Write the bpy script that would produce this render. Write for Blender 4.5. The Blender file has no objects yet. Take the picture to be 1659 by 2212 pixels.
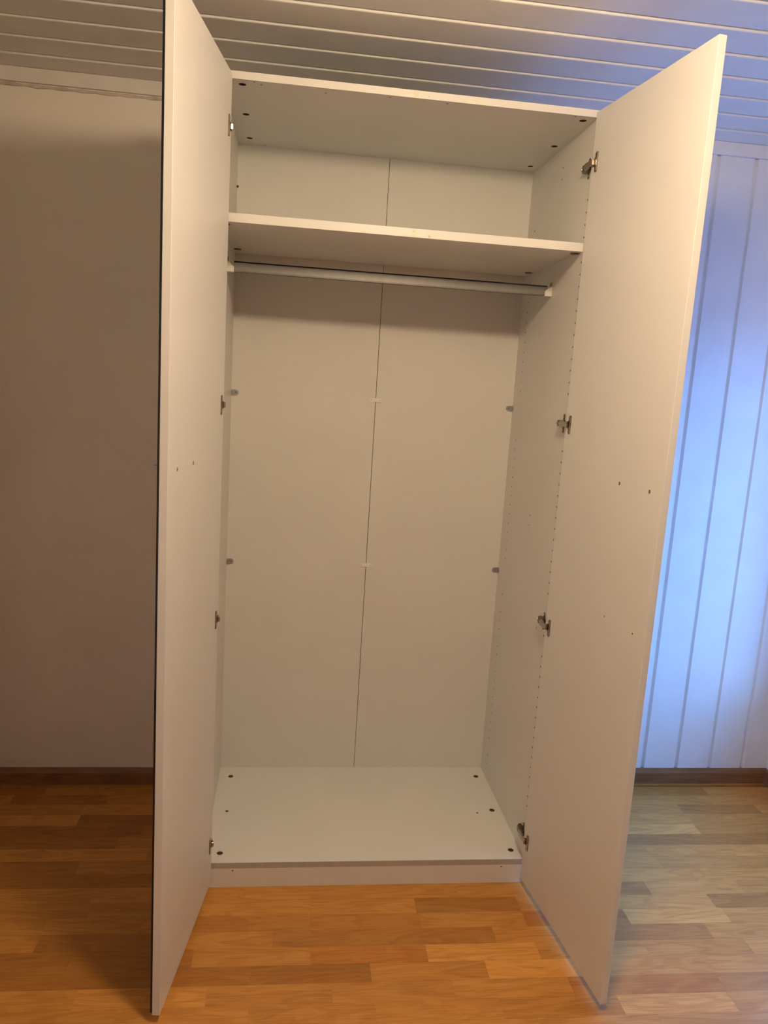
import bpy, bmesh, math, random
from mathutils import Vector, Matrix

# ------------------------------------------------------------------ camera, light, exposure
scene = bpy.context.scene
C = scene.collection
CAM_LOC = (-0.2791, -2.0985, 1.4976)
CAM_X = Vector((0.9916, -0.1136, 0.0617))
CAM_F = Vector((0.1225, 0.9782, -0.1679))
cam_data = bpy.data.cameras.new('camera')
cam = bpy.data.objects.new('camera', cam_data)
C.objects.link(cam)
f_ = CAM_F.normalized()
x_ = (CAM_X - f_ * CAM_X.dot(f_)).normalized()
z_ = x_.cross(f_)
cam.matrix_world = Matrix(((x_.x, z_.x, -f_.x, CAM_LOC[0]), (x_.y, z_.y, -f_.y, CAM_LOC[1]),
                           (x_.z, z_.z, -f_.z, CAM_LOC[2]), (0, 0, 0, 1)))
cam_data.sensor_fit = 'HORIZONTAL'
cam_data.sensor_width = 36.0
cam_data.lens = 1682.04 / 1659.0 * 36.0
cam_data.clip_start = 0.05
scene.camera = cam

SKY_STRENGTH = 14.5
SKY_COLOR = (0.15, 0.40, 1.0)
GROUND_COLOR = (0.055, 0.115, 0.33)      # shaded ground and houses below the horizon
LAMP_STRENGTH = 150.0
LAMP_COLOR = (1.0, 0.75, 0.475)
LAMP_POS = (0.09, -1.10, 2.238)
WIN = dict(y0=-0.50, y1=0.36, z0=0.45, z1=1.86)      # window opening in the right wall

world = bpy.data.worlds.new('sky')
scene.world = world
world.use_nodes = True
bg = world.node_tree.nodes['Background']
_n, _l = world.node_tree.nodes, world.node_tree.links
_tc = _n.new('ShaderNodeTexCoord')
_sep = _n.new('ShaderNodeSeparateXYZ')
_l.new(_tc.outputs['Generated'], _sep.inputs[0])
_mr = _n.new('ShaderNodeMapRange')
_mr.inputs['From Min'].default_value = -0.04
_mr.inputs['From Max'].default_value = 0.10
_l.new(_sep.outputs['Z'], _mr.inputs['Value'])
_mix = _n.new('ShaderNodeMix')
_mix.data_type = 'RGBA'
_mix.inputs[6].default_value = (*GROUND_COLOR, 1)
_mix.inputs[7].default_value = (*SKY_COLOR, 1)
_l.new(_mr.outputs[0], _mix.inputs[0])
_l.new(_mix.outputs[2], bg.inputs[0])
bg.inputs[1].default_value = SKY_STRENGTH

portal_data = bpy.data.lights.new('window_portal', 'AREA')
portal_data.shape = 'RECTANGLE'
portal_data.size = WIN['z1'] - WIN['z0']
portal_data.size_y = WIN['y1'] - WIN['y0']
portal_data.cycles.is_portal = True
portal = bpy.data.objects.new('window_portal', portal_data)
C.objects.link(portal)
portal.location = (1.74, (WIN['y0'] + WIN['y1']) / 2, (WIN['z0'] + WIN['z1']) / 2)
portal.rotation_euler = (0, math.pi / 2, 0)             # shines towards -x, into the room

vs = scene.view_settings
vs.view_transform = 'Standard'
vs.look = 'None'
vs.exposure = 0.0
vs.gamma = 1.0
vs.use_curve_mapping = False

random.seed(7)
PI = math.pi


# ------------------------------------------------------------------ materials
def new_mat(name):
    m = bpy.data.materials.new(name)
    m.use_nodes = True
    nt = m.node_tree
    return m, nt, nt.nodes['Principled BSDF']


def plain(name, col, rough=0.5, metal=0.0, var=0.04, scale=6.0, bump=0.0, bscale=300.0, spec=0.5):
    """a colour with faint procedural mottling and fine relief"""
    m, nt, b = new_mat(name)
    N, L = nt.nodes, nt.links
    tc = N.new('ShaderNodeTexCoord')
    no = N.new('ShaderNodeTexNoise')
    no.inputs['Scale'].default_value = scale
    no.inputs['Detail'].default_value = 4
    L.new(tc.outputs['Object'], no.inputs['Vector'])
    r = N.new('ShaderNodeValToRGB')
    r.color_ramp.elements[0].position = 0.3
    r.color_ramp.elements[1].position = 0.7
    r.color_ramp.elements[0].color = (*[c * (1 - var) for c in col], 1)
    r.color_ramp.elements[1].color = (*[min(1, c * (1 + var)) for c in col], 1)
    L.new(no.outputs['Fac'], r.inputs['Fac'])
    L.new(r.outputs['Color'], b.inputs['Base Color'])
    b.inputs['Roughness'].default_value = rough
    b.inputs['Metallic'].default_value = metal
    b.inputs['Specular IOR Level'].default_value = spec
    if bump:
        n2 = N.new('ShaderNodeTexNoise')
        n2.inputs['Scale'].default_value = bscale
        n2.inputs['Detail'].default_value = 3
        L.new(tc.outputs['Object'], n2.inputs['Vector'])
        bp = N.new('ShaderNodeBump')
        bp.inputs['Strength'].default_value = bump
        bp.inputs['Distance'].default_value = 0.002
        L.new(n2.outputs['Fac'], bp.inputs['Height'])
        L.new(bp.outputs['Normal'], b.inputs['Normal'])
    return m


M_MEL = plain('white_melamine', (0.72, 0.71, 0.685), 0.42, var=0.012, bump=0.03, bscale=500)
M_BACK = plain('white_hardboard', (0.70, 0.69, 0.665), 0.55, var=0.015, bump=0.04, bscale=400)
M_EDGE = plain('taupe_edge', (0.44, 0.41, 0.37), 0.6, var=0.06, scale=40)
M_WALL = plain('plaster_paint', (0.87, 0.83, 0.77), 0.85, var=0.03, scale=3, bump=0.25, bscale=120)
M_PAINT = plain('white_gloss_paint', (0.78, 0.775, 0.76), 0.5, var=0.03, scale=9, bump=0.06, bscale=60)
M_TRIM = plain('trim_paint', (0.80, 0.78, 0.75), 0.5, var=0.03, scale=20, bump=0.1, bscale=80)
M_STEEL = plain('nickel_steel', (0.45, 0.40, 0.34), 0.28, metal=1.0, var=0.1, scale=60)
M_DARKSTEEL = plain('bronzed_steel', (0.20, 0.155, 0.11), 0.35, metal=1.0, var=0.15, scale=60)
M_ZINC = plain('zinc_plate', (0.44, 0.47, 0.47), 0.34, metal=0.7, var=0.1, scale=80)
M_ALU = plain('brushed_aluminium', (0.24, 0.235, 0.23), 0.45, metal=0.6, var=0.05, scale=50)
M_RAILDARK = plain('shaded_aluminium', (0.17, 0.165, 0.155), 0.5, metal=0.6, var=0.05, scale=50)  # darker copy of the rail aluminium, shade put into its colour
M_PLASTIC = plain('white_plastic', (0.82, 0.80, 0.74), 0.4, var=0.02)
M_CLEAR = plain('cream_bumper', (0.72, 0.66, 0.48), 0.35, var=0.08, scale=80)
M_BLACK = plain('black_glass', (0.006, 0.006, 0.007), 0.12, var=0.02)
M_DARKHOLE = plain('dark_screw', (0.06, 0.05, 0.04), 0.5, metal=0.6, var=0.2, scale=90)
M_HANDLE = plain('satin_steel', (0.42, 0.40, 0.38), 0.38, metal=0.9, var=0.05, scale=60)
M_CAULK = plain('caulk', (0.62, 0.57, 0.50), 0.7, var=0.18, scale=25, bump=0.4, bscale=70)
M_CHIP = plain('raw_chipboard', (0.11, 0.072, 0.042), 0.9, var=0.2, scale=200)
M_FRONT = plain('taupe_wall_paint', (0.56, 0.51, 0.44), 0.85, var=0.03, scale=3, bump=0.2, bscale=120)
M_SUB = plain('subfloor', (0.10, 0.055, 0.025), 0.8, var=0.2, scale=20)


def wood(name, dark, mid, light, gloss=0.38, use_info=True, base_scale=1.0, use_attr=False):
    """oak: long fibres, broader flame figure, per-piece tone from the object colour"""
    m, nt, b = new_mat(name)
    N, L = nt.nodes, nt.links
    tc = N.new('ShaderNodeTexCoord')
    oi = N.new('ShaderNodeObjectInfo')
    at = sh = None
    if use_attr:
        at = N.new('ShaderNodeAttribute'); at.attribute_name = 'tone'
        sh = N.new('ShaderNodeAttribute'); sh.attribute_name = 'shift'
    comb = N.new('ShaderNodeCombineXYZ')
    for i, k in enumerate((37.0, 11.0, 5.0)):
        mm = N.new('ShaderNodeMath'); mm.operation = 'MULTIPLY'
        mm.inputs[1].default_value = k
        L.new(sh.outputs['Fac'] if use_attr else oi.outputs['Random'], mm.inputs[0])
        L.new(mm.outputs[0], comb.inputs[i])
    add = N.new('ShaderNodeVectorMath'); add.operation = 'ADD'
    L.new(tc.outputs['Object'], add.inputs[0])
    L.new(comb.outputs[0], add.inputs[1])

    def noise(sx, sy, sc, det, dist=0.0):
        mp = N.new('ShaderNodeMapping')
        mp.inputs['Scale'].default_value = (sx, sy, sy)
        L.new(add.outputs[0], mp.inputs['Vector'])
        n = N.new('ShaderNodeTexNoise')
        n.inputs['Scale'].default_value = sc
        n.inputs['Detail'].default_value = det
        n.inputs['Distortion'].default_value = dist
        L.new(mp.outputs[0], n.inputs['Vector'])
        return n
    fibre = noise(1.2, 42, 9 * base_scale, 6)
    flame = noise(1.0, 5.0, 3.2 * base_scale, 3, 1.0)
    # rings: a sine of the flame field makes cathedral figure
    rm = N.new('ShaderNodeMath'); rm.operation = 'MULTIPLY'; rm.inputs[1].default_value = 34.0
    L.new(flame.outputs['Fac'], rm.inputs[0])
    rs = N.new('ShaderNodeMath'); rs.operation = 'SINE'
    L.new(rm.outputs[0], rs.inputs[0])
    rr = N.new('ShaderNodeMapRange')
    rr.inputs['From Min'].default_value = -1; rr.inputs['From Max'].default_value = 1
    L.new(rs.outputs[0], rr.inputs['Value'])
    mix1 = N.new('ShaderNodeMix'); mix1.data_type = 'FLOAT'
    mix1.inputs[0].default_value = 0.20
    L.new(fibre.outputs['Fac'], mix1.inputs[2])
    L.new(rr.outputs[0], mix1.inputs[3])
    mix2 = N.new('ShaderNodeMix'); mix2.data_type = 'FLOAT'
    mix2.inputs[0].default_value = 0.30
    L.new(mix1.outputs[0], mix2.inputs[2])
    L.new(flame.outputs['Fac'], mix2.inputs[3])
    ramp = N.new('ShaderNodeValToRGB')
    e = ramp.color_ramp.elements
    e[0].position = 0.22; e[0].color = (*dark, 1)
    e[1].position = 0.78; e[1].color = (*light, 1)
    em = e.new(0.5); em.color = (*mid, 1)
    L.new(mix2.outputs[0], ramp.inputs['Fac'])
    if use_info:
        mc = N.new('ShaderNodeMix'); mc.data_type = 'RGBA'; mc.blend_type = 'MULTIPLY'
        mc.inputs[0].default_value = 1.0
        L.new(ramp.outputs['Color'], mc.inputs[6])
        L.new(at.outputs['Color'] if use_attr else oi.outputs['Color'], mc.inputs[7])
        L.new(mc.outputs[2], b.inputs['Base Color'])
    else:
        L.new(ramp.outputs['Color'], b.inputs['Base Color'])
    b.inputs['Roughness'].default_value = gloss
    b.inputs['Specular IOR Level'].default_value = 0.4
    bp = N.new('ShaderNodeBump')
    bp.inputs['Strength'].default_value = 0.08
    bp.inputs['Distance'].default_value = 0.001
    L.new(fibre.outputs['Fac'], bp.inputs['Height'])
    L.new(bp.outputs['Normal'], b.inputs['Normal'])
    return m


OAK = ((0.34, 0.133, 0.027), (0.53, 0.235, 0.050), (0.64, 0.32, 0.088))
M_OAK = wood('oak_parquet', *OAK)
M_OAKFIELD = wood('oak_parquet_field', *OAK, use_attr=True)
M_BASE = wood('oak_skirting', (0.13, 0.055, 0.02), (0.24, 0.115, 0.045), (0.33, 0.17, 0.07), use_info=False, base_scale=0.6)


def emit_mat(name, col, strength):
    m, nt, b = new_mat(name)
    b.inputs['Base Color'].default_value = (0.8, 0.78, 0.72, 1)
    b.inputs['Emission Color'].default_value = (*col, 1)
    b.inputs['Emission Strength'].default_value = strength
    return m


M_LAMP = emit_mat('opal_glass_lit', LAMP_COLOR, LAMP_STRENGTH)

m_glass, _nt, _b = new_mat('window_glass')
_nt.nodes.remove(_b)
_out = _nt.nodes['Material Output']
_tr = _nt.nodes.new('ShaderNodeBsdfTransparent')
_tr.inputs[0].default_value = (0.95, 0.97, 0.97, 1)
_gl = _nt.nodes.new('ShaderNodeBsdfGlossy')
_gl.inputs['Roughness'].default_value = 0.02
_mx = _nt.nodes.new('ShaderNodeMixShader')
_mx.inputs[0].default_value = 0.05
_nt.links.new(_tr.outputs[0], _mx.inputs[1])
_nt.links.new(_gl.outputs[0], _mx.inputs[2])
_nt.links.new(_mx.outputs[0], _out.inputs['Surface'])
M_GLASS = m_glass


# ------------------------------------------------------------------ mesh helpers
def bx(bm, x0, x1, y0, y1, z0, z1):
    v = [bm.verts.new(p) for p in ((x0, y0, z0), (x1, y0, z0), (x1, y1, z0), (x0, y1, z0),
                                   (x0, y0, z1), (x1, y0, z1), (x1, y1, z1), (x0, y1, z1))]
    for f in ((0, 3, 2, 1), (4, 5, 6, 7), (0, 1, 5, 4), (1, 2, 6, 5), (2, 3, 7, 6), (3, 0, 4, 7)):
        bm.faces.new([v[i] for i in f])
    return v


def obox(bm, o, a, b, c):
    """box with corner o and edge vectors a, b, c"""
    o, a, b, c = map(Vector, (o, a, b, c))
    v = [bm.verts.new(p) for p in (o, o + a, o + a + b, o + b, o + c, o + a + c, o + a + b + c, o + b + c)]
    for f in ((0, 3, 2, 1), (4, 5, 6, 7), (0, 1, 5, 4), (1, 2, 6, 5), (2, 3, 7, 6), (3, 0, 4, 7)):
        bm.faces.new([v[i] for i in f])
    return v


def prism(bm, pts, o, ua, ub, ext):
    """polygon pts (in ua, ub from o) extruded by the vector ext"""
    o, ua, ub, ext = map(Vector, (o, ua, ub, ext))
    lo = [bm.verts.new(o + ua * a + ub * b) for a, b in pts]
    hi = [bm.verts.new(v.co + ext) for v in lo]
    n = len(pts)
    bm.faces.new(lo[::-1])
    bm.faces.new(hi)
    for i in range(n):
        j = (i + 1) % n
        bm.faces.new((lo[i], lo[j], hi[j], hi[i]))
    return lo + hi


def cyl(bm, c, axis, r, h, n=16, r2=None):
    """cylinder from the point c along axis (unit) for h"""
    c, ax = Vector(c), Vector(axis).normalized()
    t = ax.orthogonal().normalized()
    s = ax.cross(t)
    r2 = r if r2 is None else r2
    lo = [bm.verts.new(c + (t * math.cos(2 * PI * i / n) + s * math.sin(2 * PI * i / n)) * r) for i in range(n)]
    hi = [bm.verts.new(c + ax * h + (t * math.cos(2 * PI * i / n) + s * math.sin(2 * PI * i / n)) * r2) for i in range(n)]
    bm.faces.new(lo[::-1])
    bm.faces.new(hi)
    for i in range(n):
        j = (i + 1) % n
        bm.faces.new((lo[i], lo[j], hi[j], hi[i]))


def obj(name, bm, mat, parent=None, bevel=0.0, seg=1, smooth=False):
    bmesh.ops.recalc_face_normals(bm, faces=bm.faces)
    if bevel:
        bmesh.ops.bevel(bm, geom=list(bm.edges), offset=bevel, segments=seg, affect='EDGES', profile=0.5)
    me = bpy.data.meshes.new(name)
    bm.to_mesh(me)
    bm.free()
    if smooth:
        for p in me.polygons:
            p.use_smooth = True
    o = bpy.data.objects.new(name, me)
    C.objects.link(o)
    me.materials.append(mat)
    if parent is not None:
        o.parent = parent
    return o


def box(name, x0, x1, y0, y1, z0, z1, mat, parent=None, bevel=0.0):
    bm = bmesh.new()
    bx(bm, x0, x1, y0, y1, z0, z1)
    return obj(name, bm, mat, parent, bevel)


def drill(o, holes):
    """cut real holes: (centre on the face, inward axis, radius, depth)"""
    bm = bmesh.new()
    for c, ax, r, d in holes:
        axv = Vector(ax).normalized()
        cyl(bm, Vector(c) - axv * 0.003, axv, r, d + 0.003, 12)
    bmesh.ops.recalc_face_normals(bm, faces=bm.faces)
    me = bpy.data.meshes.new('cutter')
    bm.to_mesh(me)
    bm.free()
    me.materials.append(M_CHIP)  # chipboard lining, coloured extra dark to deepen the shade inside the holes
    cut = bpy.data.objects.new('cutter', me)
    C.objects.link(cut)
    md = o.modifiers.new('drill', 'BOOLEAN')
    md.operation = 'DIFFERENCE'
    md.solver = 'EXACT'
    md.material_mode = 'TRANSFER'
    md.object = cut
    dg = bpy.context.evaluated_depsgraph_get()
    new = bpy.data.meshes.new_from_object(o.evaluated_get(dg))
    o.modifiers.clear()
    old = o.data
    o.data = new
    new.name = old.name
    bpy.data.objects.remove(cut)
    bpy.data.meshes.remove(me)
    return o


def tag(o, label, cat=None, kind=None, group=None):
    o['label'] = label
    if cat:
        o['category'] = cat
    if kind:
        o['kind'] = kind
    if group:
        o['group'] = group
    return o


# ------------------------------------------------------------------ the room
XL, XR = -1.40, 1.662        # left and right wall faces
YF, YB = -4.0, 0.600        # front and back wall faces
ZC = 2.368                  # ceiling face

# floor: oak strips laid on a dark bed
floor = box('floor', XL - .1, XR + .1, YF - .1, YB + .1, -0.08, -0.012, M_SUB)
tag(floor, 'warm brown oak strip parquet floor under the wardrobe', 'floor', 'structure')

TILT = -0.008
PITCH = 0.0635
STRIP = 0.305
ROW_Y = lambda k: -0.095 - PITCH * (k - 1)
JOINTS = {  # measured joints of the rows that can be seen
    -9: [-0.778, 1.374], -8: [-1.177, 1.054], -7: [1.208], -6: [1.212], -5: [-1.024, 1.204], -4: [-0.773, 1.159],
    -3: [-0.980, -0.669, 0.960, 1.262], -1: [1.058], 0: [-0.787, -0.166, 0.230, 0.872], 1: [-0.168, 0.135, 0.442, 1.045],
    2: [-0.879, -0.170, 0.139, 0.442, 0.749, 1.057], 3: [-0.879, -0.271, 0.037, 0.337, 0.966],
    4: [-0.475, -0.172, 0.137, 0.749, 1.049], 5: [-0.326, -0.020, 0.285, 0.893],
    6: [-0.734, -0.427, -0.121, 0.183, 0.490, 0.895], 7: [-0.323, -0.019, 0.290, 0.595, 0.892]}
TONES = {(1, 0.135): 'd', (3, 0.037): 'd', (2, 0.442): 'r', (4, -0.172): 'r', (5, -0.326): 'd', (5, -0.63): 'd',
         (6, 0.49): 'r', (4, 0.137): 'l', (5, 0.285): 'l', (-5, 0.9): 'l', (-4, 0.855): 'd', (-3, -0.98): 'l',
         (-3, 0.96): 'm', (2, 0.749): 'l', (1, 0.74): 'm', (-5, -1.024): 'd', (-4, -1.078): 'd', (-6, -0.9): 'd',
         (7, 0.595): 'l', (-1, 0.75): 'm', (0, -0.787): 'm', (3, -0.879): 'd', (4, -0.78): 'd'}
TONE = {'d': (0.74, 0.69, 0.66), 'r': (0.84, 0.72, 0.62), 'm': (1.08, 1.08, 1.08), 'l': (1.26, 1.30, 1.36)}


def row_joints(k):
    known = sorted(JOINTS.get(k, []))
    if not known:
        known = [random.uniform(-0.3, 0.0)]
    js = list(known)
    for a, b in zip(known, known[1:]):
        n = max(1, round((b - a) / STRIP))
        for i in range(1, n):
            js.append(a + (b - a) * i / n)
    x = known[0]
    while x - STRIP > XL:
        x -= STRIP
        js.append(x)
    x = known[-1]
    while x + STRIP < XR:
        x += STRIP
        js.append(x)
    js = sorted(j for j in js if XL + .03 < j < XR - .03)
    return [XL] + js + [XR]


def strip_tone(k, a, b):
    for (tk, ta), t in TONES.items():
        if tk == k and abs(ta - a) < 0.06:
            base = TONE[t]
            break
    else:
        r = random.random()
        base = (0.80, 0.76, 0.72) if r < 0.16 else (1.12, 1.14, 1.16) if r > 0.84 else (1, 1, 1)
    j = random.uniform(0.93, 1.07)
    return tuple(c * j for c in base)


rest = bmesh.new()
field = []
k = -9
while True:
    yc = ROW_Y(k)
    if yc - PITCH < YF:
        break
    js = row_joints(k)
    for a, b in zip(js, js[1:]):
        xm = (a + b) / 2
        ym = yc + TILT * xm
        hw_, hl = PITCH / 2 - 0.0001, (b - a) / 2 - 0.0001
        if k <= 9:
            bm = bmesh.new()
            vv = bx(bm, -hl, hl, -hw_, hw_, -0.012, random.uniform(-0.0002, 0.0002))
            o = obj('plank', bm, M_OAK, floor)
            o.location = (xm, ym, 0)
            o.rotation_euler.z = TILT
            o.color = (*strip_tone(k, a, b), 1)
        else:
            q = Vector((math.cos(TILT), math.sin(TILT), 0))
            s = Vector((-q.y, q.x, 0))
            c0 = Vector((xm, ym, -0.012)) - q * hl - s * hw_
            obox(rest, c0, q * 2 * hl, s * 2 * hw_, (0, 0, 0.012))
            field += [(strip_tone(k, a, b), random.random())] * 6
    k += 1
rest.faces.ensure_lookup_table()
rest_o = obj('plank_field', rest, M_OAKFIELD, floor)
ta = rest_o.data.attributes.new('tone', 'FLOAT_COLOR', 'FACE')
sa = rest_o.data.attributes.new('shift', 'FLOAT', 'FACE')
for i, (tn, sv) in enumerate(field):
    ta.data[i].color = (*tn, 1)
    sa.data[i].value = sv
rest_o['kind'] = 'stuff'
# a sliver of strip against the back skirting
o = box('plank', XL, XR, 0.578, YB, -0.012, -0.0008, M_OAK, floor)
o.color = (0.9, 0.88, 0.86, 1)

# ceiling: painted tongue-and-groove boards; each board's near edge is bevelled
ceil = box('ceiling', XL - .1, XR + .1, YF - .1, YB + .1, ZC + 0.016, ZC + 0.09, M_PAINT)
tag(ceil, 'white painted board ceiling with grooves running parallel to the back wall', 'ceiling', 'structure')
CP = 0.1325
yk = 0.4795
seams = []
y = yk
while y > YF + 0.02:
    seams.append(y)
    y -= CP
edges = [YB] + seams
board_me = None
for i in range(len(seams)):
    far, near = edges[i], edges[i + 1]
    w = far - near
    pts = [(0.0, 0.0145), (0.0, -0.0020), (0.0025, -0.0030), (w - 0.0085, 0.0012), (w - 0.0080, 0.0060), (w - 0.0008, 0.0060), (w - 0.0008, 0.0145)]
    if i == 0 or board_me is None or i == 1:
        bm = bmesh.new()
        prism(bm, pts, (XL, 0, 0), (0, 1, 0), (0, 0, 1), (XR - XL, 0, 0))
        o = obj('ceiling_board', bm, M_PAINT, ceil)
        if i == 1:
            board_me = o.data
    else:
        o = bpy.data.objects.new('ceiling_board', board_me)
        C.objects.link(o)
        o.parent = ceil
    o.location = (0, near, ZC + random.uniform(-0.0006, 0.0006))

# back wall: smooth plaster on one side of the wardrobe, tongue-and-groove panelling on the other
wb = box('wall_back', XL - .1, XR + .1, YB + 0.0095, YB + 0.12, 0, ZC + 0.05, M_PAINT)
tag(wb, 'back wall behind the wardrobe, part smooth plaster, part white vertical panelling', 'wall', 'structure')
o = box('plaster_skin', XL, 0.30, YB, YB + 0.0095, 0, ZC, M_WALL, wb)
gx = 1.134
while gx > 0.42:
    gx -= 0.1385
xs = []
while gx < XR:
    xs.append(gx)
    gx += 0.1385
for i, x0 in enumerate(xs):
    x1 = min(xs[i + 1] if i + 1 < len(xs) else XR, XR)
    pts = [(x0, 0.0085), (x0 + 0.0095, 0.0085), (x0 + 0.0150, 0.0), (x1 - 0.001, 0.0), (x1, 0.0015), (x1, 0.0095), (x0, 0.0095)]
    bm = bmesh.new()
    prism(bm, pts, (0, YB, 0.058), (1, 0, 0), (0, 1, 0), (0, 0, 2.268))
    obj('wall_board', bm, M_PAINT, wb)

wl = box('wall_left', XL - .1, XL, YF - .1, YB + .006, 0, ZC + .016, M_WALL)
tag(wl, 'plain off-white wall at the room side away from the window', 'wall', 'structure')
wf = box('wall_front', XL - .1, XR + .1, YF - .1, YF, 0, ZC + .016, M_FRONT)
tag(wf, 'plain light taupe wall facing the open wardrobe', 'wall', 'structure')
bm = bmesh.new()
bx(bm, XR, XR + .14, YF, WIN['y0'], 0, ZC + .016)
bx(bm, XR, XR + .14, WIN['y1'], YB + .006, 0, ZC + .016)
bx(bm, XR, XR + .14, WIN['y0'], WIN['y1'], 0, WIN['z0'])
bx(bm, XR, XR + .14, WIN['y0'], WIN['y1'], WIN['z1'], ZC + .016)
wr = obj('wall_right', bm, M_PAINT)
tag(wr, 'white wall with the daylight window beside the panelled back wall', 'wall', 'structure')

win = bpy.data.objects.new('window_1', None)
C.objects.link(win)
win.location = (XR + .1, (WIN['y0'] + WIN['y1']) / 2, WIN['z0'])
tag(win, 'white framed window in the wall at the panelled corner', 'window', 'structure')


def wpart(name, y0, y1, z0, z1, x0, x1, mat):
    o = box(name, x0, x1, y0, y1, z0, z1, mat)
    o.parent = win
    o.matrix_parent_inverse = Matrix.Translation(win.location).inverted()
    return o


fw = 0.045
y0, y1, z0, z1 = WIN['y0'], WIN['y1'], WIN['z0'], WIN['z1']
for a in ((y0, y0 + fw, z0, z1), (y1 - fw, y1, z0, z1), (y0 + fw, y1 - fw, z0, z0 + fw), (y0 + fw, y1 - fw, z1 - fw, z1)):
    wpart('frame', *a, XR + .05, XR + .11, M_TRIM)
wpart('pane', y0 + fw, y1 - fw, z0 + fw, z1 - fw, XR + .078, XR + .084, M_GLASS)
wpart('sill', y0 - .04, y1 + .04, z0 - .025, z0, XR - .04, XR + .0, M_TRIM)

# skirtings and cornice strips
bm = bmesh.new()
prism(bm, [(0, 0), (0.012, 0), (0.012, 0.060), (0.007, 0.060), (0.0, 0.042)], (XL, YB - 0.012, 0), (0, 1, 0), (0, 0, 1), (XR - XL, 0, 0))
bb = obj('baseboard_back', bm, M_BASE)
tag(bb, 'brown oak skirting board along the back wall', 'baseboard', 'structure')
bm = bmesh.new()
prism(bm, [(0, 0), (-0.012, 0), (-0.012, 0.054), (-0.007, 0.060), (0.0, 0.060)], (XR, YF, 0), (1, 0, 0), (0, 0, 1), (0, YB - 0.0125 - YF, 0))
br = obj('baseboard_right', bm, M_BASE)
tag(br, 'brown oak skirting board under the window wall', 'baseboard', 'structure')

bm = bmesh.new()
bx(bm, XL, XR, YB - 0.012, YB, 2.326, ZC)
t1 = obj('trim_1', bm, M_TRIM, bevel=0.001)
tag(t1, 'flat white cornice strip where back wall meets ceiling', 'trim', 'structure')
# uneven caulk bead below the cornice on the plaster side
bm = bmesh.new()
prev = None
n = 90
for i in range(n + 1):
    x = XL + (0.30 - XL) * i / n
    r = 0.0042 + 0.0012 * math.sin(i * 1.7) + random.uniform(-0.0007, 0.0007)
    zc = 2.3185 + random.uniform(-0.0008, 0.0008)
    ring = [bm.verts.new((x, YB - 0.001 - max(0, r * 1.2 * math.cos(a)), zc + r * math.sin(a))) for a in [(-0.5 + q / 6) * PI for q in range(7)]]
    if prev:
        for q in range(6):
            bm.faces.new((prev[q], prev[q + 1], ring[q + 1], ring[q]))
    prev = ring
t2 = obj('trim_2', bm, M_CAULK, smooth=True)
tag(t2, 'uneven painted caulk bead under the cornice on the plaster wall', 'trim', 'structure')

# ------------------------------------------------------------------ the wardrobe
wd = bpy.data.objects.new('wardrobe', None)
C.objects.link(wd)
wd.location = (0, 0, 0)
tag(wd, 'tall empty white wardrobe with both doors wide open on the oak floor', 'wardrobe')

HW, T = 0.482, 0.018
D = 0.567
ZT, ZB = 2.202, 0.0787
DEEP = 0.580
TOP = ZT + T

back_z = [0.5533 - 0.032 * i for i in list(range(-24, -10)) + [-7] + list(range(-5, 11)) + [12, 13]] + \
         [1.486 + 0.0322 * i for i in range(10)] + [1.841, 2.002]
front_z = [0.7207 - 0.032 * i for i in list(range(-19, -5)) + [-2] + list(range(0, 16))] + \
          [1.488 + 0.0322 * i for i in range(12)] + [1.907, 1.939, 1.971, 2.003]
mid = [(0.262, 1.102), (0.262, 1.070), (0.098, 0.7845), (0.255, 2.140), (0.256, 2.109)]
sides = {}
for s in (-1, 1):
    a, b = sorted((s * HW, s * (HW + T)))
    sp = box('side_panel', a, b, 0, DEEP, 0, TOP, M_MEL, wd)
    hs = [((s * HW, 0.490, z), (s, 0, 0), 0.0027, 0.012) for z in back_z] + \
         [((s * HW, 0.024, z), (s, 0, 0), 0.0027, 0.012) for z in front_z] + \
         [((s * HW, yy, z), (s, 0, 0), 0.0027, 0.012) for yy, z in mid]
    drill(sp, hs)
    sides[s] = sp

top = box('top_panel', -HW, HW, 0, DEEP, ZT, TOP, M_MEL, wd)
drill(top, [((x, yy, ZT), (0, 0, 1), 0.0095, 0.013) for x, yy in ((-0.436, 0.036), (-0.441, 0.268), (-0.443, 0.494), (0.452, 0.036), (0.454, 0.272), (0.451, 0.500))] +
      [((x, yy, ZT), (0, 0, 1), 0.0024, 0.010) for x, yy in ((-0.405, 0.010), (-0.389, 0.024), (-0.227, 0.034), (-0.065, 0.016), (0.083, 0.018), (0.422, 0.012), (-0.397, 0.553))])
# cam fittings set into the top panel holes
for x, yy in ((-0.436, 0.036), (-0.441, 0.268), (-0.443, 0.494), (0.452, 0.036), (0.454, 0.272), (0.451, 0.500)):
    bm = bmesh.new()
    cyl(bm, (x, yy, ZT + 0.0095), (0, 0, 1), 0.0085, 0.003, 14)
    obj('cam_lock', bm, M_DARKHOLE, top)

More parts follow.
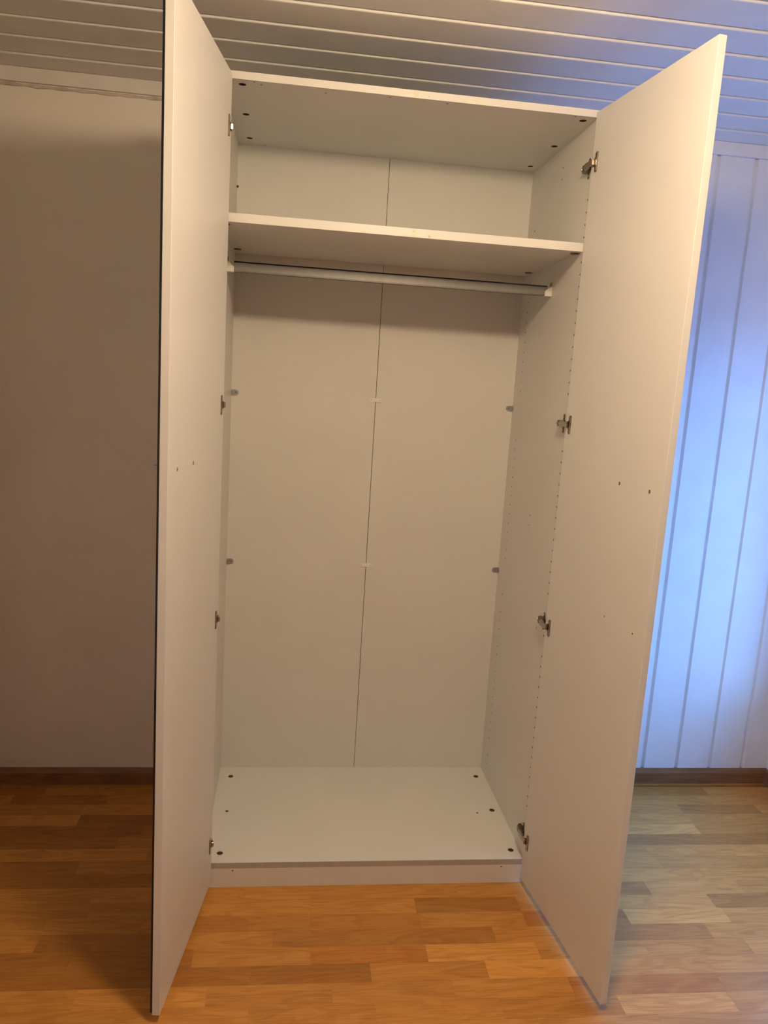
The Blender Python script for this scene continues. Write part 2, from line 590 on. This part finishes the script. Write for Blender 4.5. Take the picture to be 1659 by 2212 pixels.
bot = box('bottom_panel', -HW, HW, 0.0015, DEEP, ZB - T, ZB, M_MEL, wd)
SCREWS = ((-0.441, 0.500), (-0.438, 0.048), (0.448, 0.499), (0.451, 0.272), (0.453, 0.046))
drill(bot, [((x, yy, ZB), (0, 0, -1), 0.0092, 0.008) for x, yy in SCREWS] +
      [((-0.436, 0.276, ZB), (0, 0, -1), 0.005, 0.008), ((0.396, 0.257, ZB), (0, 0, -1), 0.0036, 0.010)])
for x, yy in SCREWS:
    bm = bmesh.new()
    cyl(bm, (x, yy, ZB - 0.0078), (0, 0, 1), 0.0082, 0.0055, 16)
    bx(bm, x - 0.0055, x + 0.0055, yy - 0.001, yy + 0.001, ZB - 0.0026, ZB - 0.0014)
    bx(bm, x - 0.001, x + 0.001, yy - 0.0055, yy + 0.0055, ZB - 0.0026, ZB - 0.0014)
    o = obj('cam_lock', bm, M_DARKSTEEL, bot)
box('edge_strip', -HW, HW, 0, 0.0015, ZB - T, ZB - 0.0004, M_EDGE, bot)['label'] = 'taupe front edge of the bottom panel'

pl = box('plinth', -HW, HW, 0, 0.016, 0.0006, ZB - T, M_MEL, wd)
drill(pl, [((-0.396, 0, 0.0535), (0, 1, 0), 0.0022, 0.01), ((0.412, 0, 0.0535), (0, 1, 0), 0.0022, 0.01)])

# two back sheets with a fine joint between them
for a, b in ((-HW, 0.0013), (0.0031, HW)):
    box('back_panel', a, b, D, D + 0.004, ZB, ZT, M_BACK, wd)
box('back_batten', -0.03, 0.035, D + 0.0045, D + 0.0075, ZB, ZT, M_CHIP, wd)

# joint connectors
for z in (1.4255, 0.848):
    bm = bmesh.new()
    hh, hw_ = 0.0065, 0.020
    rr = 0.003
    pts = []
    for cx, cz, a0 in ((hw_ - rr, hh - rr, 0), (-hw_ + rr, hh - rr, 1), (-hw_ + rr, -hh + rr, 2), (hw_ - rr, -hh + rr, 3)):
        for q in range(4):
            a = (a0 + q / 3) * PI / 2
            pts.append((cx + rr * math.cos(a), cz + rr * math.sin(a)))
    prism(bm, pts, (0.0022, D - 0.0028, z), (1, 0, 0), (0, 0, 1), (0, 0.0028, 0))
    o = obj('joint_clip', bm, M_PLASTIC, wd)
    for s in (-1, 1):
        bm = bmesh.new()
        cyl(bm, (0.0022 + s * 0.0145, D - 0.0026, z), (0, -1, 0), 0.0017, 0.0008, 10)
        obj('nail_head', bm, M_EDGE, o)

# galvanised corner brackets tying the back to the sides
for s in (-1, 1):
    for z in (1.4237, 0.8455):
        bm = bmesh.new()
        pts = [(0.0, -0.0095), (0.014, -0.0095)] + [(0.014 + 0.0095 * math.cos(a), 0.0095 * math.sin(a)) for a in [(-0.5 + q / 10) * PI for q in range(1, 10)]] + [(0.014, 0.0095), (0.0, 0.0095)]
        prism(bm, pts, (s * HW, D - 0.0028, z), (-s, 0, 0), (0, 0, 1), (0, 0.0028, 0))
        a, b = sorted((s * (HW - 0.0015), s * HW))
        bx(bm, a, b, D - 0.010, D - 0.0015, z - 0.0095, z + 0.0095)
        a, b = sorted((s * (HW - 0.003), s * HW))
        bx(bm, a, b, D - 0.016, D - 0.010, z - 0.002, z + 0.003)
        o = obj('corner_bracket', bm, M_ZINC, wd)
        bm = bmesh.new()
        cyl(bm, (s * (HW - 0.0145), D - 0.0028, z), (0, -1, 0), 0.0040, 0.0016, 14, 0.003)
        obj('screw', bm, M_STEEL, o)

# shelf
SZ = 1.869
sh = box('shelf', -HW, HW, 0.020, D - 0.006, SZ, SZ + 0.0225, M_MEL, wd, bevel=0.0006)
for x, yy in ((-0.470, 0.052), (-0.468, 0.470), (0.470, 0.052), (0.468, 0.470)):
    bm = bmesh.new()
    cyl(bm, (x, yy, SZ), (0, 0, -1), 0.0115, 0.0025, 18)
    cyl(bm, (x, yy, SZ - 0.0025), (0, 0, -1), 0.005, 0.0008, 12)
    obj('cam_lock', bm, M_DARKSTEEL, sh)
# little cream bumpers left on the shelf front and the top edge
bm = bmesh.new()
bx(bm, 0.0145, 0.0245, 0.0190, 0.020, SZ + 0.0015, SZ + 0.0205)
cyl(bm, (0.0200, 0.0190, SZ + 0.0155), (0, -1, 0), 0.0030, 0.0012, 12, 0.002)
cyl(bm, (0.0195, 0.0190, SZ + 0.0070), (0, -1, 0), 0.0026, 0.0006, 4)
obj('door_bumper', bm, M_CLEAR, sh)
bm = bmesh.new()
cyl(bm, (0.0615, 0.020, SZ + 0.0062), (0, -1, 0), 0.0036, 0.0022, 14, 0.0022)
obj('door_bumper', bm, M_CLEAR, sh)
bm = bmesh.new()
bx(bm, -0.007, 0.006, -0.0005, 0.0, ZT + 0.003, ZT + 0.015)
obj('door_bumper', bm, plain('cream_stain', (0.72, 0.67, 0.52), 0.45, var=0.06, scale=90), top)
bm = bmesh.new()
cyl(bm, (0.0335, 0.0, ZT + 0.0075), (0, -1, 0), 0.0034, 0.0016, 14, 0.0024)
obj('door_bumper', bm, M_PLASTIC, top)

# clothes rail: an open aluminium profile held by plastic cups
RY, RZ = 0.262, 1.789
bm = bmesh.new()
prof = [(-0.0075, -0.0145), (-0.0075, 0.011), (-0.004, 0.0135), (0.006, 0.0135), (0.0085, 0.010), (0.0085, -0.0145), (0.0055, -0.0145), (0.0055, -0.0125),
        (-0.0040, -0.0125), (-0.0040, -0.0145)]
prism(bm, prof, (-0.462, RY, RZ), (0, 1, 0), (0, 0, 1), (0.930, 0, 0))
rail = obj('clothes_rail', bm, M_ALU, wd)
bm = bmesh.new()
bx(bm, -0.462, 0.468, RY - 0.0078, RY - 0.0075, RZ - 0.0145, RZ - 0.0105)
obj('rail_lip', bm, M_RAILDARK, rail)  # lower strip of the rail face, its shade painted in
bm = bmesh.new()
bx(bm, -0.461, 0.467, RY - 0.0072, RY + 0.0060, RZ + 0.0120, RZ + 0.0150)
obj('rail_insert', bm, M_BLACK, rail)
for s in (-1, 1):
    e = 0.462 if s < 0 else 0.468
    bm = bmesh.new()
    prism(bm, [(0, -0.0150), (0.021, -0.0150), (0.021, -0.001), (0.008, 0.011), (0.0, 0.013)], (s * HW, RY - 0.0095, RZ), (-s, 0, 0), (0, 0, 1), (0, 0.0195, 0))
    o = obj('rail_cup', bm, M_PLASTIC, rail, bevel=0.0006)
    bm = bmesh.new()
    a, b = sorted((s * (HW - 0.003), s * HW))
    bx(bm, a, b, RY - 0.005, RY + 0.005, RZ + 0.011, RZ + 0.026)
    cyl(bm, (s * (HW - 0.003), RY, RZ + 0.0205), (-s, 0, 0), 0.0034, 0.0016, 12)
    obj('screw_tab', bm, M_STEEL, rail)

# dark plug left in the back corner above the shelf
bm = bmesh.new()
cyl(bm, (-HW, 0.548, 2.070), (1, 0, 0), 0.0042, 0.006, 12, 0.003)
obj('shelf_pin', bm, M_DARKHOLE, wd)

# doors
DZ0, DZ1 = 0.0229, 2.211
HINGE_Z = (2.084, 1.406, 0.827, 0.154)
DOORS = {1: dict(h=(0.472, -0.0091), a=96.5751, w=0.497), -1: dict(h=(-0.4576, -0.0060), a=97.838, w=0.4862)}
for s, d in DOORS.items():
    a = math.radians(d['a'])
    h = Vector((d['h'][0], d['h'][1], 0))
    u = Vector((-s * math.cos(a), -math.sin(a), 0))          # from the hinge edge to the free edge
    inn = Vector((-s * math.sin(a), math.cos(a), 0))         # inner face normal
    if inn.x * s > 0:
        inn = -inn
    # keep it exactly perpendicular to u
    inn = Vector((-u.y, u.x, 0)) if Vector((-u.y, u.x, 0)).x * s < 0 else Vector((u.y, -u.x, 0))
    outw = -inn
    zv = Vector((0, 0, 1))
    bm = bmesh.new()
    obox(bm, h + zv * DZ0, u * d['w'], outw * 0.018, zv * (DZ1 - DZ0))
    door = obj('door', bm, M_MEL, wd, bevel=0.0007)
    door['label'] = 'open door with a thin black front panel' if s < 0 else 'open plain white door'
    sc = ((0.314, 1.286), (0.4445, 1.286)) if s > 0 else ((0.299 - .0087, 1.283), (0.4282 - .0087, 1.283))
    holes = [(h + u * t + zv * z, outw, 0.0042, 0.012) for t, z in sc]
    if s > 0:
        holes += [(h + u * 0.3134 + zv * 0.9535, outw, 0.0022, 0.01), (h + u * 0.4444 + zv * 0.9535, outw, 0.0022, 0.01)]
    drill(door, holes)
    for t, z in sc:
        bm = bmesh.new()
        cyl(bm, h + u * t + zv * z + outw * 0.004, inn, 0.0038, 0.0052, 14, 0.0028)
        obj('handle_screw', bm, M_STEEL, door)
    face = 0.018
    if s < 0:
        bm = bmesh.new()
        obox(bm, h + u * 0.004 + outw * 0.0182 + zv * (DZ0 + 0.006), u * (d['w'] - 0.0045), outw * 0.0042, zv * (DZ1 - DZ0 - 0.012))
        obj('front_panel', bm, M_BLACK, door)['label'] = 'thin black glass panel on the door front'
        face = 0.0225
    # bow handle on the outer face: two feet and a flat bar
    t0, t1 = sc[0][0] - 0.009, sc[1][0] + 0.009
    ht = 0.0055
    zz = sc[0][1]
    bm = bmesh.new()
    reach = 0.029 if s > 0 else 0.027
    obox(bm, h + u * t0 + outw * face + zv * (zz - ht), u * 0.018, outw * reach, zv * 2 * ht)
    obox(bm, h + u * (t1 - 0.018) + outw * face + zv * (zz - ht), u * 0.018, outw * reach, zv * 2 * ht)
    obox(bm, h + u * (t0 + 0.018) + outw * (face + reach - 0.008) + zv * (zz - ht), u * (t1 - t0 - 0.036), outw * 0.008, zv * 2 * ht)
    obj('handle', bm, M_HANDLE, door)
    # hinges
    for hz in HINGE_Z:
        o0 = h + zv * hz
        bm = bmesh.new()
        # flange plate on the door, long and narrow with a bulge at the cup
        out_ = [(0.0315, -0.0225), (0.0315, 0.0225), (0.0285, 0.0252), (0.0235, 0.0245), (0.0205, 0.0205), (0.0205, 0.0125), (0.0150, 0.0085),
                (0.0110, 0.0080), (0.0110, -0.0080), (0.0150, -0.0085), (0.0205, -0.0125), (0.0205, -0.0205), (0.0235, -0.0245), (0.0285, -0.0252)]
        prism(bm, out_, o0, u, zv, inn * 0.0022)
        for dz in (-0.0185, 0.0185):
            cyl(bm, o0 + u * 0.0262 + zv * dz + inn * 0.0022, inn, 0.0032, 0.0010, 10, 0.0024)
        hg = obj('hinge', bm, M_DARKSTEEL, door)  # dark steel carries the shade on the plate's hinge-facing side
        bm = bmesh.new()
        prism(bm, [(0.0280, -0.0240), (0.0280, 0.0240), (0.0318, 0.0215), (0.0318, -0.0215)], o0 + inn * 0.0022, u, zv, inn * 0.0009)
        obj('hinge_lit_edge', bm, M_STEEL, door)  # bright strip added to imitate light on the plate's far edge
        # dark cup and the bright link arm, in the same hinge, joined as its own mesh
        bm = bmesh.new()
        prism(bm, [(0.0225, -0.0075), (0.0225, 0.0075), (0.0262, 0.0045), (0.0268, 0), (0.0262, -0.0045)], o0 + inn * 0.0022, u, zv, inn * 0.0012)
        prism(bm, [(0.0120, -0.0085), (0.0120, 0.0085), (0.0215, 0.0085), (0.0215, -0.0085)], o0 + inn * 0.0022, u, zv, inn * 0.0016)
        obj('hinge_cup', bm, M_DARKSTEEL, door)
        # arm: from the cup, across the gap, to the block on the side panel
        xin = s * (HW - 0.0135)
        A = o0 + u * 0.020 + inn * 0.0035
        B = Vector((xin, 0.018, hz))
        ax = (B - A)
        ln = ax.length
        ax.normalize()
        side = Vector((-ax.y, ax.x, 0))
        if side.x * s > 0:
            side = -side
        bm = bmesh.new()
        obox(bm, A - zv * 0.0068, ax * ln, side * 0.0065, zv * 0.0136)
        obox(bm, A + ax * ln * 0.55 - zv * 0.0095, ax * ln * 0.5, side * 0.0035, zv * 0.019)
        obj('hinge_arm', bm, M_STEEL, door, bevel=0.0008)
        # mounting plate on the carcass: cross wings and a body block with an adjusting screw
        bm = bmesh.new()
        wing = [(0.0300, -0.0262), (0.0345, -0.0262), (0.0375, -0.0225), (0.0375, -0.0095), (0.0610, -0.0075), (0.0610, 0.0075), (0.0375, 0.0095), (0.0375, 0.0225),
                (0.0345, 0.0262), (0.0300, 0.0262), (0.0270, 0.0225), (0.0270, -0.0225)]
        prism(bm, wing, (s * HW, 0, hz), (0, 1, 0), (0, 0, 1), (-s * 0.0022, 0, 0))
        prism(bm, [(0.0150, -0.0022), (0.0150, -0.0135), (0.0300, -0.0155), (0.0460, -0.0155), (0.0560, -0.0100), (0.0580, -0.0022)],
              (s * HW, 0, hz - 0.0085), (0, 1, 0), (s, 0, 0), (0, 0, 0.017))
        obj('hinge_mount', bm, M_DARKSTEEL, sides[s], bevel=0.0004)
        bm = bmesh.new()
        for yy in (0.030, 0.050):
            cyl(bm, (s * (HW - 0.0145), yy, hz), (-s, 0, 0), 0.0036, 0.0020, 12, 0.003)
        for dz in (-0.0185, 0.0185):
            cyl(bm, (s * (HW - 0.0022), 0.0322, hz + dz), (-s, 0, 0), 0.0032, 0.0012, 12, 0.0022)
        obj('screw', bm, M_ZINC, sides[s])

# ------------------------------------------------------------------ ceiling lamp (above and in front of the wardrobe)
lamp = bpy.data.objects.new('ceiling_lamp', None)
C.objects.link(lamp)
lamp.location = (LAMP_POS[0], LAMP_POS[1], ZC)
tag(lamp, 'round opal glass ceiling lamp lighting the wardrobe', 'lamp')
bm = bmesh.new()
cyl(bm, (0, 0, 0.0030), (0, 0, -1), 0.060, 0.022, 32)
obj('base', bm, M_TRIM, lamp, bevel=0.002)
bm = bmesh.new()
cyl(bm, (0, 0, -0.018), (0, 0, -1), 0.012, 0.060, 16)
obj('stem', bm, M_HANDLE, lamp)
bm = bmesh.new()
bmesh.ops.create_uvsphere(bm, u_segments=32, v_segments=16, radius=0.10)
bmesh.ops.scale(bm, vec=(1, 1, 0.62), verts=bm.verts)
bmesh.ops.translate(bm, vec=(0, 0, LAMP_POS[2] - ZC), verts=bm.verts)
obj('glass_shade', bm, M_LAMP, lamp, smooth=True)
